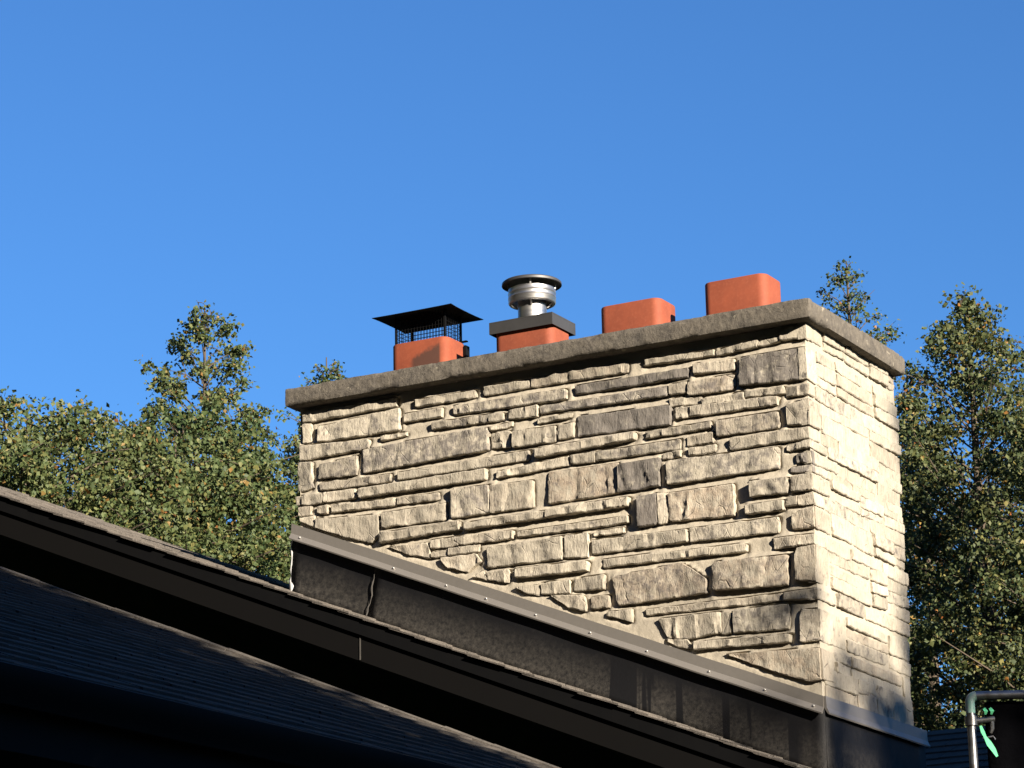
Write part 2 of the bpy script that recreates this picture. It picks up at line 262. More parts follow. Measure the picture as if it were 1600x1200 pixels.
# ================================================================ chimney
K = .4075                                    # roof pitch (5 in 12)
def roof_z(x): return ZG-.977-K*(x+2.88)      # upper roof surface
LX, WY = 2.875, 1.14
chim = empty('chimney', (-LX/2, WY/2, 0), 'wide chimney of pale ledge stone rising through the dark roof, with a concrete crown', 'chimney')
rnd = random.Random(7)
FRONT = [
    (((-2839,-88),(-2259,-82),(-2259,-41),(-2839,-36)),0.1,0.2,1.2),(((-2153,-104),(-1800,-104),(-1800,-70),(-2153,-71)),0.3,0.2,0.8),(((-1752,-104),(-1492,-101),(-1491,-64),(-1752,-64)),0.3,0.2,0.8),
    (((-1488,-101),(-942,-107),(-940,-61),(-1487,-55)),0.25,0.5,0.6),(((-850,-88),(-478,-95),(-477,-70),(-849,-63)),0.1,0.2,0.8),(((-471,-97),(-248,-91),(-246,-59),(-470,-77)),0.2,0.2,0.8),
    (((-241,-88),(-130,-84),(-129,-55),(-240,-69)),0.1,0.2,0.8),(((-123,-76),(-8,-85),(-4,-6),(-122,-41)),0.2,0.2,1.2),(((-2831,-196),(-2784,-195),(-2784,-100),(-2831,-99)),0.1,0.2,0.8),
    (((-2744,-205),(-2245,-212),(-2244,-97),(-2744,-126)),0.25,0.1,1),(((-2222,-172),(-1996,-178),(-1995,-131),(-2222,-135)),0.2,0.2,1),(((-1936,-177),(-1285,-195),(-1283,-142),(-1935,-137)),0.4,0.2,1.3),
    (((-1241,-175),(-615,-183),(-613,-139),(-1240,-136)),0.8,0.1,0.8),(((-590,-171),(-373,-186),(-371,-132),(-588,-126)),0.15,0.3,0.6),(((-346,-269),(-18,-285),(-10,-135),(-340,-133)),0.75,0.1,1.4),
    (((-2855,-288),(-2430,-280),(-2429,-239),(-2855,-213)),0.3,0.1,1.3),(((-2360,-253),(-2208,-244),(-2208,-231),(-2360,-229)),0,0.2,0.6),(((-2060,-232),(-1641,-247),(-1640,-211),(-2060,-205)),0.35,0.2,1.2),
    (((-1612,-248),(-1448,-256),(-1447,-203),(-1611,-205)),0.1,0.2,1.2),(((-1441,-243),(-731,-256),(-729,-214),(-1440,-211)),0.65,0.1,0.9),(((-724,-253),(-631,-258),(-629,-204),(-722,-209)),0.15,0.3,0.8),
    (((-622,-275),(-377,-281),(-374,-208),(-619,-212)),0.4,0.7,1),(((-329,-329),(-123,-341),(-121,-307),(-328,-304)),0.1,0.2,0.8),(((-114,-359),(-15,-361),(-13,-314),(-112,-318)),0.3,0.2,0.8),
    (((-726,-314),(-555,-324),(-554,-289),(-725,-276)),0.1,0.2,0.3),(((-552,-331),(-333,-338),(-331,-303),(-551,-305)),0.2,0.2,0.6),(((-698,-379),(-151,-387),(-150,-350),(-696,-328)),0.25,0.2,0.9),
    (((-110,-494),(-19,-510),(-13,-389),(-106,-401)),0.3,0.2,1.4),(((-1233,-391),(-719,-405),(-716,-312),(-1230,-291)),1,0.05,0.8),(((-1449,-292),(-1262,-290),(-1262,-270),(-1449,-275)),0.1,0.2,1),
    (((-1717,-381),(-1611,-390),(-1609,-308),(-1716,-312)),0.15,0.2,0.6),(((-1593,-395),(-1351,-401),(-1349,-323),(-1591,-317)),0.15,0.2,1.2),(((-1333,-393),(-1251,-389),(-1249,-321),(-1331,-325)),0.1,0.2,1),
    (((-1723,-291),(-1598,-286),(-1598,-266),(-1722,-275)),0.1,0.2,0.8),(((-2473,-405),(-1728,-389),(-1726,-274),(-2472,-287)),0.55,0.2,1.4),(((-2733,-400),(-2504,-408),(-2503,-310),(-2733,-332)),0.35,0.2,1.2),
    (((-2870,-450),(-2780,-445),(-2780,-305),(-2870,-293)),0.3,0,0.3),(((-2733,-461),(-2301,-473),(-2301,-436),(-2733,-424)),0.2,0.3,0.6),(((-2267,-471),(-1501,-471),(-1499,-425),(-2267,-437)),0.15,0.2,0.9),
    (((-1464,-469),(-908,-451),(-907,-419),(-1463,-427)),0.15,0.2,2.2),(((-859,-455),(-506,-452),(-505,-423),(-858,-426)),0.3,0.2,1),(((-478,-497),(-157,-503),(-153,-428),(-475,-428)),0.35,0.4,1.2),
    (((-2878,-520),(-2710,-532),(-2710,-485),(-2878,-479)),0.15,0.2,1),(((-2706,-529),(-2516,-531),(-2516,-487),(-2706,-482)),0.15,0.2,1),(((-2493,-534),(-1742,-536),(-1741,-486),(-2493,-494)),0.15,0.2,2),
    (((-1691,-539),(-1280,-528),(-1278,-486),(-1690,-510)),0.15,0.2,0.9),(((-1272,-525),(-1138,-531),(-1137,-483),(-1271,-487)),0.15,0.2,1),(((-1134,-528),(-673,-533),(-671,-488),(-1133,-487)),0.45,0.2,0.8),
    (((-638,-522),(-499,-526),(-497,-479),(-637,-484)),0.1,0.4,0.7),(((-630,-574),(-491,-571),(-489,-537),(-629,-539)),0.1,0.2,0.8),(((-774,-569),(-674,-571),(-673,-542),(-773,-547)),0.1,0.2,0.6),
    (((-414,-576),(-3,-575),(0,-526),(-411,-523)),0.15,0.2,1.2),(((-120,-620),(-8,-621),(-7,-590),(-119,-599)),0.2,0.1,0.8),(((-71,-686),(-12,-692),(-9,-639),(-69,-649)),0.9,0,0.5),
    (((-105,-728),(-14,-735),(-13,-707),(-104,-707)),0.7,0,0.2),(((-754,-699),(-163,-698),(-158,-599),(-750,-589)),0.4,0.1,1.3),(((-1399,-709),(-1014,-705),(-1009,-556),(-1395,-554)),0.2,1,0.7),
    (((-1010,-706),(-792,-700),(-787,-564),(-1006,-569)),0.8,0.1,1.6),(((-1948,-712),(-1735,-710),(-1732,-573),(-1946,-564)),0.4,0.2,1.6),(((-1727,-711),(-1485,-713),(-1482,-581),(-1725,-574)),0.2,0.4,1),
    (((-2663,-585),(-2272,-600),(-2272,-567),(-2663,-552)),0.2,0.2,0.9),(((-2268,-597),(-2024,-603),(-2024,-570),(-2268,-567)),0.3,0.2,0.7),(((-2858,-583),(-2784,-586),(-2784,-542),(-2858,-539)),0,0.4,1.2),
    (((-2741,-582),(-2683,-593),(-2682,-549),(-2741,-551)),0,0.4,1.4),(((-2360,-705),(-1981,-714),(-1980,-628),(-2360,-635)),0.1,0.2,0.8),(((-2372,-783),(-1901,-773),(-1900,-731),(-2372,-740)),0.1,0.2,2.2),
    (((-1872,-780),(-1418,-777),(-1417,-745),(-1871,-751)),0.1,0.2,2),(((-1415,-777),(-957,-776),(-956,-735),(-1414,-745)),0.1,0.2,2.2),(((-2080,-849),(-1600,-857),(-1599,-818),(-2079,-810)),0.1,0.3,1),
    (((-1973,-895),(-1797,-900),(-1796,-868),(-1973,-865)),0.05,0.2,0.8),(((-2073,-895),(-1980,-900),(-1980,-868),(-2073,-876)),0.1,0.3,0.6),(((-1582,-853),(-963,-861),(-962,-827),(-1581,-830)),0.2,0.3,1.1),
    (((-1751,-987),(-1328,-993),(-1325,-885),(-1749,-890)),0.15,0.1,1.3),(((-1314,-992),(-1187,-1001),(-1184,-887),(-1311,-884)),0.1,0.1,1.4),(((-1153,-901),(-993,-905),(-992,-880),(-1152,-885)),0.05,0.2,1),
    (((-1169,-991),(-650,-992),(-648,-936),(-1167,-924)),0.2,0.2,1),(((-643,-993),(-178,-1006),(-175,-938),(-641,-934)),0.3,0.2,1),(((-1752,-1045),(-1630,-1078),(-1628,-1011),(-1751,-1012)),0.1,0.2,1),
    (((-1593,-1057),(-1186,-1068),(-1184,-1024),(-1592,-1015)),0.1,0.2,2.2),(((-1116,-1060),(-346,-1077),(-344,-1043),(-1115,-1026)),0.1,0.2,1.3),(((-208,-1082),(-12,-1085),(-10,-1042),(-205,-1036)),0.1,0.3,1.7),
    (((-109,-1002),(-5,-1003),(0,-912),(-106,-932)),0.2,0.8,1.2),(((-341,-901),(-147,-905),(-145,-859),(-339,-861)),0.15,0.1,1.8),(((-314,-818),(-123,-825),(-120,-754),(-311,-750)),0.45,0.2,2.2),
    (((-104,-824),(-9,-825),(-5,-751),(-100,-754)),0.2,0.2,1.4),(((-133,-888),(-81,-889),(-79,-849),(-131,-851)),0,0.4,0.9),(((-74,-890),(-3,-893),(0,-844),(-72,-850)),0,0.4,1),
    (((-747,-880),(-404,-896),(-398,-747),(-743,-748)),0.25,1,1),(((-909,-890),(-813,-884),(-807,-739),(-904,-745)),0.9,0.4,1.6),(((-802,-885),(-755,-885),(-749,-741),(-797,-741)),0.3,0.3,0.6),
    (((-522,-1243),(-141,-1264),(-135,-1124),(-517,-1114)),0.35,0.9,1.9),(((-98,-1244),(-12,-1264),(-3,-1095),(-91,-1099)),0.2,0.6,2),(((-1269,-1159),(-1105,-1169),(-1103,-1100),(-1268,-1105)),0.15,0.2,1),
    (((-1453,-1153),(-1290,-1166),(-1289,-1106),(-1451,-1103)),0.05,0.2,1),(((-1177,-1258),(-1080,-1262),(-1079,-1206),(-1176,-1204)),0.05,0.7,1),(((-1092,-1305),(-963,-1347),(-960,-1286),(-1092,-1286)),0.1,0.2,0.8),
    (((-893,-1321),(-174,-1333),(-172,-1299),(-892,-1296)),0.15,0.4,0.5),(((-167,-1333),(-10,-1343),(-7,-1298),(-166,-1300)),0.25,0.3,1.2),(((-495,-1458),(-448,-1457),(-444,-1356),(-491,-1357)),0.05,0.2,0.7),
    (((-432,-1458),(-151,-1468),(-146,-1351),(-428,-1355)),0.35,0.1,1),(((-640,-1515),(-142,-1532),(-140,-1497),(-639,-1482)),0.1,0.2,1.4),(((-93,-1538),(-10,-1538),(-3,-1395),(-86,-1388)),0.4,0.4,1),
    (((-2757,-661),(-2579,-723),(-2426,-776),(-2384,-748),(-2375,-640),(-2757,-613)),0.05,0.2,1.2),(((-2847,-615),(-2761,-657),(-2764,-596),(-2851,-595)),0,0.2,0.8),
    (((-2200,-863),(-2081,-898),(-2091,-818),(-2312,-813)),0.05,0.3,0.6),(((-1978,-956),(-1868,-992),(-1787,-947),(-1822,-910),(-2014,-909)),0.1,0.4,1),(((-1538,-1134),(-1467,-1158),(-1462,-1105),(-1587,-1106)),0.05,0.2,0.8),
    (((-1303,-1237),(-1206,-1267),(-1214,-1191),(-1396,-1169)),0.1,0.3,1),(((-1050,-1163),(-1028,-1259),(-556,-1252),(-557,-1187),(-688,-1094),(-989,-1116),(-1059,-1127)),0.4,0.9,1.4),
    (((-769,-1443),(-672,-1460),(-498,-1448),(-494,-1354),(-819,-1351)),0.15,0.2,1),(((-219,-1665),(-71,-1722),(0,-1721),(1,-1578),(-476,-1557)),0.05,0.9,0.9),
    (((-723,-1491),(-657,-1504),(-672,-1466),(-789,-1453)),0.05,0.2,0.5),(((-1832,-1025),(-1759,-1047),(-1777,-1003)),0.05,0.2,0.5),
]


# --- mortar core: weathered joints slope from the top of each stone back under the stone above
def convex_span(poly, u):
    lo, hi = 1e9, -1e9; n = len(poly)
    for i in range(n):
        a, b = poly[i], poly[(i+1) % n]
        if abs(a[0]-b[0]) < 1e-6: continue
        t = (u-a[0])/(b[0]-a[0])
        if 0 <= t <= 1: v = a[1]+t*(b[1]-a[1]); lo = min(lo, v); hi = max(hi, v)
    return (lo, hi) if hi > lo else None
def mortar():
    V = []; F = []
    z0, z1 = -2.6, .0
    polys = [([(x/1000, z/1000) for x, z in pl], pr/100*1.2) for pl, dk, wm, pr in FRONT]
    boxes = [(min(p[0] for p in pl), max(p[0] for p in pl), pl, o) for pl, o in polys]
    NU, NV = 300, 250
    def nz(a, b, s): return .003*noise.noise((a*7+s, b*9, s))+.0022*noise.noise((a*23, b*29+s, s))+.0014*noise.noise((a*60, b*60+s, s))
    H = np.zeros((NU+1, NV+1))
    for i in range(NU+1):
        x = -LX+.02+(LX-.025)*i/NU
        iv = []
        for b in boxes:
            if b[0]-.003 <= x <= b[1]+.003:
                s_ = convex_span(b[2], min(max(x, b[0]+1e-4), b[1]-1e-4))
                if s_: iv.append((s_[0], s_[1], b[3]))
        iv.sort()
        for j in range(NV+1):
            z = z0+(z1-z0)*j/NV; below = None; above = None; inside = False
            for a_ in iv:
                if a_[0]-.002 <= z <= a_[1]+.002: inside = True
                if a_[1] <= z: below = a_
                if a_[0] > z and above is None: above = a_
            rec = -.021
            if inside: o = -.022
            else:
                db = z-below[1] if below else 9; da = above[0]-z if above else 9
                g = db+da
                fl = (below[2]-.005) if below else -.004
                if g < .06: s_ = db/max(g, 1e-4); o = fl*(1-s_)+rec*s_
                else:
                    o = -.004
                    if db < .03: o = fl+(o-fl)*db/.03
                    if da < .02: o = rec+(o-rec)*da/.02
            H[i, j] = o
    Hs = H.copy()          # blend a little along the courses
    Hs[1:-1] = (H[:-2]+2*H[1:-1]+H[2:])/4
    for i in range(NU+1):
        x = -LX+.02+(LX-.025)*i/NU
        for j in range(NV+1):
            z = z0+(z1-z0)*j/NV
            e = 1 if 2 < i < NU-2 else .15
            V.append((x, -(Hs[i, j] if i < NU else -.005)+nz(x, z, 1)*e, ZG+z))
    for i in range(NU):
        for j in range(NV):
            p = i*(NV+1)+j; F.append((p, p+NV+1, p+NV+2, p+1))
    b = len(V); d = .004; n1_, n2_ = 70, 120
    for i in range(n1_+1):
        for j in range(n2_+1):
            s, t = i/n1_, j/n2_
            V.append((-d-nz(s*1.1, t*2.6, 5)*(1 if .02 < s < .98 else .1), .005+s*(WY-.025), ZG+z0+t*(z1-z0)))
    for i in range(n1_):
        for j in range(n2_):
            p = b+i*(n2_+1)+j; F.append((p, p+n2_+1, p+n2_+2, p+1))
    n = len(V); za, zb = ZG+z0, ZG+z1
    V.extend([(-LX+.02, d, za), (-LX+.02, WY-.02, za), (-LX+.02, WY-.02, zb), (-LX+.02, d, zb), (-d, WY-.02, za), (-d, WY-.02, zb)])
    F.extend([(n, n+3, n+2, n+1), (n+1, n+2, n+5, n+4)])
    return mesh_obj('mortar', V, F, M['mortar'], chim, 60)
mortar()

def patch(poly, out0, side, rn, V, F, sharpL=False, sharpR=False, flat=1.0, back=.035):
    """one chiselled stone face. poly: convex (u,v) outline in metres, side 'F' front (u=x) or 'R' right (u=y)"""
    us = [p[0] for p in poly]; u0, u1 = min(us), max(us)
    def span(u):
        lo, hi = 1e9, -1e9; n = len(poly)
        for i in range(n):
            a, b = poly[i], poly[(i+1) % n]
            if abs(a[0]-b[0]) < 1e-6:
                if abs(u-a[0]) < 1e-4: lo = min(lo, a[1], b[1]); hi = max(hi, a[1], b[1])
                continue
            t = (u-a[0])/(b[0]-a[0])
            if -1e-6 <= t <= 1+1e-6:
                v = a[1]+t*(b[1]-a[1]); lo = min(lo, v); hi = max(hi, v)
        return lo, hi
    e = (u1-u0)*.012; hmid = span((u0+u1)/2); hh = max(.012, hmid[1]-hmid[0])
    nu = 2+max(4, min(34, int((u1-u0)/.013))); nv = 2+max(3, min(11, int(hh/.012)))
    sd = rn.uniform(0, 90)
    # chisel ribs along u
    br = [u0-.03]; 
    while br[-1] < u1+.05: br.append(br[-1]+rn.choice((rn.uniform(.012, .03), rn.uniform(.03, .09))))
    amp = (.008 if hh < .055 else .0068)*flat
    hv = [rn.uniform(-1, .75)*amp for _ in br]
    def rib(u):
        for i in range(len(br)-1):
            if br[i] <= u <= br[i+1]:
                t = (u-br[i])/(br[i+1]-br[i]); t = t**2.2 if (i*7919) % 3 else min(1, t*1.6); return hv[i]+(hv[i+1]-hv[i])*t
        return 0
    slant = rn.uniform(-.25, .35); tu, tv = rn.uniform(-.012, .012), rn.uniform(-.05, .06)
    cr = min(.010, hh*.17)
    base = len(V); bevel = .002+.002*rn.random(); ue = min(.0045/(u1-u0), .08); ve = min(.0045/hh, .12)
    def put(uu, vv, o):
        return (uu, -o, ZG+vv) if side == 'F' else (o, uu, ZG+vv)
    for i in range(nu+1):
        s = 0 if i == 0 else 1 if i == nu else ue+(1-2*ue)*(i-1)/(nu-2); uu = u0+e+(u1-u0-2*e)*s; lo, hi = span(uu)
        k_ = min(1, hh/.03); lo += k_*(.0042*noise.noise((uu*22+sd, 1.3, sd))+.0034*noise.noise((uu*75+sd, 3.3, sd))); hi += k_*(.0042*noise.noise((uu*20+sd, 7.1, sd))+.0030*noise.noise((uu*70+sd, 9.1, sd)))
        dl = (uu-u0-e) if not sharpL else 9; dr = (u1-e-uu) if not sharpR else 9
        dd = min(dl, dr)
        if dd < cr and hi-lo > .02:
            k = (cr-math.sqrt(max(0, cr*cr-(cr-dd)**2)))*.75; lo += k*rn.uniform(.5, 1); hi -= k*rn.uniform(.5, 1)
        if hi-lo < .006: lo, hi = (lo+hi)/2-.003, (lo+hi)/2+.003
        for j in range(nv+1):
            t = 0 if j == 0 else 1 if j == nv else ve+(1-2*ve)*(j-1)/(nv-2); vv = lo+(hi-lo)*t; u2 = uu
            if i == 0 and not sharpL: u2 += .010*noise.noise((vv*38, sd, 2))
            if i == nu and not sharpR: u2 += .010*noise.noise((vv*38, sd, 4))
            o = out0+rib(uu+slant*(vv-lo))*(.5+.5*math.sin(math.pi*min(1, .15+t)))+tu*(s-.5)+tv*(t-.5)*hh*1.2
            o += (.0042*noise.noise((uu*18+sd, vv*30, sd))+.0030*noise.noise((uu*60+sd, vv*48, sd)))*flat
            edge = (j in (0, nv)) or (i == 0 and not sharpL) or (i == nu and not sharpR)
            if edge: o -= bevel*rn.uniform(.7, 1.6)
            V.append(put(u2, vv, o))
    W_ = nv+1
    for i in range(nu):
        for j in range(nv):
            p = base+i*W_+j
            F.append((p, p+W_, p+W_+1, p+1))
    ring = [base+i*W_ for i in range(nu+1)]+[base+nu*W_+j for j in range(1, nv+1)]+[base+i*W_+nv for i in range(nu-1, -1, -1)]+[base+j for j in range(nv-1, 0, -1)]
    b2 = len(V)
    for k in ring:
        x, y, z = V[k]
        V.append((x, back, z) if side == 'F' else (-back, y, z))
    n = len(ring)
    for k in range(n):
        F.append((ring[k], b2+k, b2+(k+1) % n, ring[(k+1) % n]))

def stone(patches, dark, warm, name='stone'):
    V = []; F = []
    for args, kw in patches: patch(*args, V=V, F=F, **kw)
    o = mesh_obj(name, V, F, M['stone'], chim, 24)
    o.color = (dark, warm, rnd.random(), 1); return o

corner = []
for poly, dk, wm, pr in FRONT:
    P = [(x/1000, z/1000) for x, z in poly]; cu = sum(p[0] for p in P)/len(P); cv = sum(p[1] for p in P)/len(P)
    P = [(p[0]+math.copysign(.004, p[0]-cu), p[1]+math.copysign(.0028, p[1]-cv)) for p in P]
    out = pr/100*1.2+rnd.uniform(-.001, .001)
    if max(p[0] for p in P) > -.045 and (max(p[1] for p in P)-min(p[1] for p in P)) > .02:
        # corner stone: it returns on the right face
        um = max(p[0] for p in P); outR = rnd.uniform(.003, .009)
        rz = [p[1] for p in P if p[0] > um-.02]; z0, z1 = min(rz), max(rz)
        P = [((outR, p[1]) if p[0] > um-.02 else p) for p in P]
        ret = rnd.choice((rnd.uniform(.07, .16), rnd.uniform(.18, .38)))
        dz = rnd.uniform(-.006, .006)
        Q = [(-out*.8, z0), (ret, z0+dz), (ret, z1+dz*.5), (-out*.8, z1)]
        stone([((P, out, 'F', rnd), dict(sharpR=True))], dk, wm); stone([((Q, outR, 'R', rnd), dict(sharpL=True, flat=.55))], min(.15, dk*.3), wm*.6)
        corner.append((z0, z1, ret))
    else:
        stone([((P, out, 'F', rnd), {})], dk, wm)
# --- right face: courses continue from the corner stones
corner.sort(key=lambda t: -t[0])
corner.append((-1.80, -1.672, .02))
rn = random.Random(19)
for z0, z1, ret in corner:
    hgt = z1-z0; x = ret+.010
    zt = min(z1+.012, -.004); zb = z0-.004
    while x < WY-.02:
        ln = rn.choice((rn.uniform(.16, .3), rn.uniform(.34, .7)))
        if x+ln > WY-.12: ln = WY-x+rn.uniform(-.022, .006)
        rows = [(zb, zt)]
        if hgt > .13 and rn.random() < .7:
            m, m2 = zb+(zt-zb)*rn.uniform(.26, .4), zb+(zt-zb)*rn.uniform(.6, .74); rows = [(zb, m-.003), (m+.003, m2-.003), (m2+.003, zt)]
        elif hgt > .065 and rn.random() < .75:
            m = zb+(zt-zb)*rn.uniform(.35, .65); rows = [(zb, m-.003), (m+.003, zt)]
        for b0, b1 in rows:
            sl = rn.uniform(-.008, .008)
            Q = [(x, b0+rn.uniform(-.004, .004)), (x+ln, b0+sl), (x+ln, b1+sl*.6), (x, b1+rn.uniform(-.003, .003))]
            stone([((Q, rn.choice((rn.uniform(.000, .005), rn.uniform(.004, .017))), 'R', rn), dict(flat=.5))], rn.choice((0, 0, 0, .08, .3)), rn.choice((.1, .2, .2, .6)))
        x += ln+rn.uniform(.004, .010)

# --- concrete crown
def crown():
    a = Vector((-LX-.024, -.083, ZG-.0115)); b = Vector((.062, WY+.007, ZG+.0885)); st = .021
    nx, ny, nz = int((b.x-a.x)/st), int((b.y-a.y)/st), 6
    idx = {}; V = []; F = []
    def vid(i, j, k):
        if (i, j, k) in idx: return idx[(i, j, k)]
        p = Vector((a.x+(b.x-a.x)*i/nx, a.y+(b.y-a.y)*j/ny, a.z+(b.z-a.z)*k/nz))
        q = p.copy(); rr = .012           # round the edges
        for ax in range(3): q[ax] = min(max(q[ax], a[ax]+rr), b[ax]-rr)
        d = p-q
        if d.length > 1e-6: p = q+d.normalized()*rr if sum(abs(c) > 1e-6 for c in d) > 1 else p
        nrm = (p-Vector((min(max(p.x, a.x+.06), b.x-.06), min(max(p.y, a.y+.06), b.y-.06), (a.z+b.z)/2))).normalized()
        dsp = .0018*noise.noise(p*9)+.0016*noise.noise(p*31)+.0016*noise.noise(p*75)
        if noise.noise(p*17+Vector((3, 9, 1))) > .48: dsp -= .007
        if sum(1 for c in d if abs(c) > 1e-6) > 1 and noise.noise(p*6+Vector((7, 2, 5))) > .25: dsp -= .006
        p = p+nrm*dsp
        V.append(tuple(p)); idx[(i, j, k)] = len(V)-1; return len(V)-1
    for i in range(nx):
        for j in range(ny):
            F.append((vid(i, j, 0), vid(i, j+1, 0), vid(i+1, j+1, 0), vid(i+1, j, 0))); F.append((vid(i, j, nz), vid(i+1, j, nz), vid(i+1, j+1, nz), vid(i, j+1, nz)))
    for i in range(nx):
        for k in range(nz):
            F.append((vid(i, 0, k), vid(i+1, 0, k), vid(i+1, 0, k+1), vid(i, 0, k+1))); F.append((vid(i, ny, k), vid(i, ny, k+1), vid(i+1, ny, k+1), vid(i+1, ny, k)))
    for j in range(ny):
        for k in range(nz):
            F.append((vid(0, j, k), vid(0, j, k+1), vid(0, j+1, k+1), vid(0, j+1, k))); F.append((vid(nx, j, k), vid(nx, j+1, k), vid(nx, j+1, k+1), vid(nx, j, k+1)))
    return mesh_obj('concrete_crown', V, F, M['concrete'], chim, 50)
crown()
# --- clay flue tiles
def rrect(w, d, rad, n=7):
    pts = []
    for cx, cy, a0 in ((w/2-rad, d/2-rad, 0), (-w/2+rad, d/2-rad, 90), (-w/2+rad, -d/2+rad, 180), (w/2-rad, -d/2+rad, 270)):
        for i in range(n+1):
            t = math.radians(a0+90*i/n); pts.append((cx+rad*math.cos(t), cy+rad*math.sin(t)))
    return pts
FLUES = [(-2.400, .402, 'terracotta_marked'), (-1.769, .39, 'terracotta'), (-1.150, .404, 'terracotta'), (-.560, .432, 'terracotta')]
FY, FW, FD = .552, .347, .222
for fx, ft, mt in FLUES:
    V = []; F = []
    rings = [(0, .085), (0, ft-.008), (.003, ft-.002), (.008, ft), (.016, ft), (.020, ft-.004), (.022, ft-.01), (.022, .11)]
    for ins, z in rings:
        for (px, py) in rrect(FW-2*ins, FD-2*ins, .046-ins*.7): V.append((fx+px, FY+py, ZG+z))
    n = len(V)//len(rings)
    for i in range(len(rings)-1):
        for j in range(n): F.append((i*n+j, i*n+(j+1) % n, (i+1)*n+(j+1) % n, (i+1)*n+j))
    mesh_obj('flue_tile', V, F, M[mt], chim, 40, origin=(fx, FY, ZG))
# --- flashing: trim strip, screws, black panels
def slope_pts(x0, x1, n=24): return [(x0+(x1-x0)*i/n) for i in range(n+1)]
def strip_top(x): return ZG-.622-K*(x+2.885)
mb = MB()
prof = [(0, -.006, 0), (0, -.020, 0), (0, -.023, -.052), (0, -.046, -.080), (0, -.044, -.087), (0, -.034, -.081), (0, -.014, -.055), (0, .004, -.05), (0, .004, -.002)]
path = [(x, -.004+.0015*noise.noise((x*5, 0, 0)), strip_top(x)+.0018*noise.noise((x*4, 3, 0))) for x in slope_pts(-2.892, .012, 40)]
mb.sweep(prof, path); mb.build('trim_strip', M['grey_trim'], chim, 20)
mb = MB()
prof = [(.006, 0, 0), (.024, 0, 0), (.026, 0, -.052), (.038, 0, -.079), (.036, 0, -.086), (.028, 0, -.080), (.014, 0, -.055), (-.004, 0, -.05), (-.004, 0, -.002)]
mb.sweep(prof, [(0, y, ZG-1.803+.0015*noise.noise((y*6, 1, 8))) for y in [-.02+1.26*i/14 for i in range(15)]]); mb.build('trim_strip', M['grey_trim'], chim, 20)
for x in (-2.83, -2.27, -1.965, -1.74, -1.465, -1.17, -.87, -.55, -.27, -.03):
    mb = MB(); c = (x, -.036, strip_top(x)-.060)
    mb.tube([c, (c[0], c[1]-.006, c[2]), (c[0], c[1]-.009, c[2])], [.0052, .005, .0025], 8); mb.build('screw', M['galvanised'], chim, 40)
def panel(x0, x1, y, skew, name='flashing_panel'):
    V = []; F = []; nx = max(2, int((x1-x0)/.05)); nz = 8
    for i in range(nx+1):
        s = i/nx
        for j in range(nz+1):
            t = j/nz
            x = x0+(x1-x0)*s+skew*(1-t)*(1-s)
            zb, zt = roof_z(x)-.02, strip_top(x)-.02
            V.append((x, y+.004*noise.noise((x*3, t*2, 4))-.010*(1-t)**3, zb+(zt-zb)*t))
    for i in range(nx):
        for j in range(nz):
            p = i*(nz+1)+j; F.append((p, p+nz+1, p+nz+2, p+1))
    o = mesh_obj(name, V, F, M['black_flashing'], chim, 60, origin=(-2.88, 0, roof_z(-2.88)))
    md = o.modifiers.new('thickness', 'SOLIDIFY'); md.thickness = .003; md.offset = -1
    return o
panel(-2.897, -2.36, -.012, 0); panel(-2.385, .014, -.017, -.05)
V = []; F = []
for i in range(13):
    for j in range(5):
        y = -.012+1.245*i/12; V.append((.014+.004*noise.noise((y*3, j, 9)), y, ZG-2.2+j/4*.37))
for i in range(12):
    for j in range(4): p = i*5+j; F.append((p, p+5, p+6, p+1))
o = mesh_obj('flashing_panel', V, F, M['black_flashing'], chim, 60, origin=(0, .6, ZG-2.17)); md = o.modifiers.new('thickness', 'SOLIDIFY'); md.thickness = .003; md.offset = -1
# pale caulk and stain on the lapped joint, caulk bead at the upper corner
mb = MB(); rn = random.Random(4)
pts = []
for i in range(12):
    t = i/11; x = -2.385-.05*t+.006*rn.uniform(-1, 1); pts.append((x, -.0235-.009*t**3, strip_top(x)-.10-.25*t))
mb.tube(pts, [.001+.0035*rn.random() for _ in pts], 6); mb.build('caulk_bead', M['stain'], chim, 60)
mb = MB(); pts = [(-2.899+.006*rn.uniform(-1, 1), -.010, strip_top(-2.89)-.09-.03*i) for i in range(10)]
mb.tube(pts, [.001+.006*rn.random() for _ in range(7)]+[.010, .016, .013], 7); mb.build('caulk_bead', M['caulk'], chim, 60)

# ================================================================ chimney caps
V = []; F = []; n = 12; lw, ld, lz = .475, .335, ZG+.545
for side in (0, 1):
    for i in range(n+1):
        for j in range(n+1):
            s, t = i/n*2-1, j/n*2-1; e = max(abs(s), abs(t))
            z = lz+.052*(1-e)**1.25+.004*e**6-(.003 if side else 0)
            # corners flare out a little
            k = 1+.03*(abs(s)*abs(t))**3
            V.append((-2.403+s*lw/2*k, FY+t*ld/2*k, z))
m = (n+1)**2
for i in range(n):
    for j in range(n):
        p = i*(n+1)+j; F.append((p, p+n+1, p+n+2, p+1)); F.append((m+p, m+p+1, m+p+n+2, m+p+n+1))
for i in range(n):
    for q0, q1 in ((i*(n+1), (i+1)*(n+1)), (i*(n+1)+n, (i+1)*(n+1)+n), (i, i+1), (n*(n+1)+i, n*(n+1)+i+1)): F.append((q0, q1, m+q1, m+q0))
cap = tag(mesh_obj('chimney_cap', V, F, M['black_metal'], chim, 30, origin=(-2.40, FY, ZG+.40)), 'black hipped lid on a wire mesh cage over the leftmost clay flue')
cx0, cx1, cy0, cy1 = -2.55, -2.25, FY-.085, FY+.085; cz0, cz1 = ZG+.385, lz+.012
for x in (cx0, cx1):
    for y in (cy0, cy1):
        mb = MB(); mb.box((x-.005, y-.005, cz0), (x+.005, y+.005, cz1)); mb.build('post', M['black_metal'], cap)
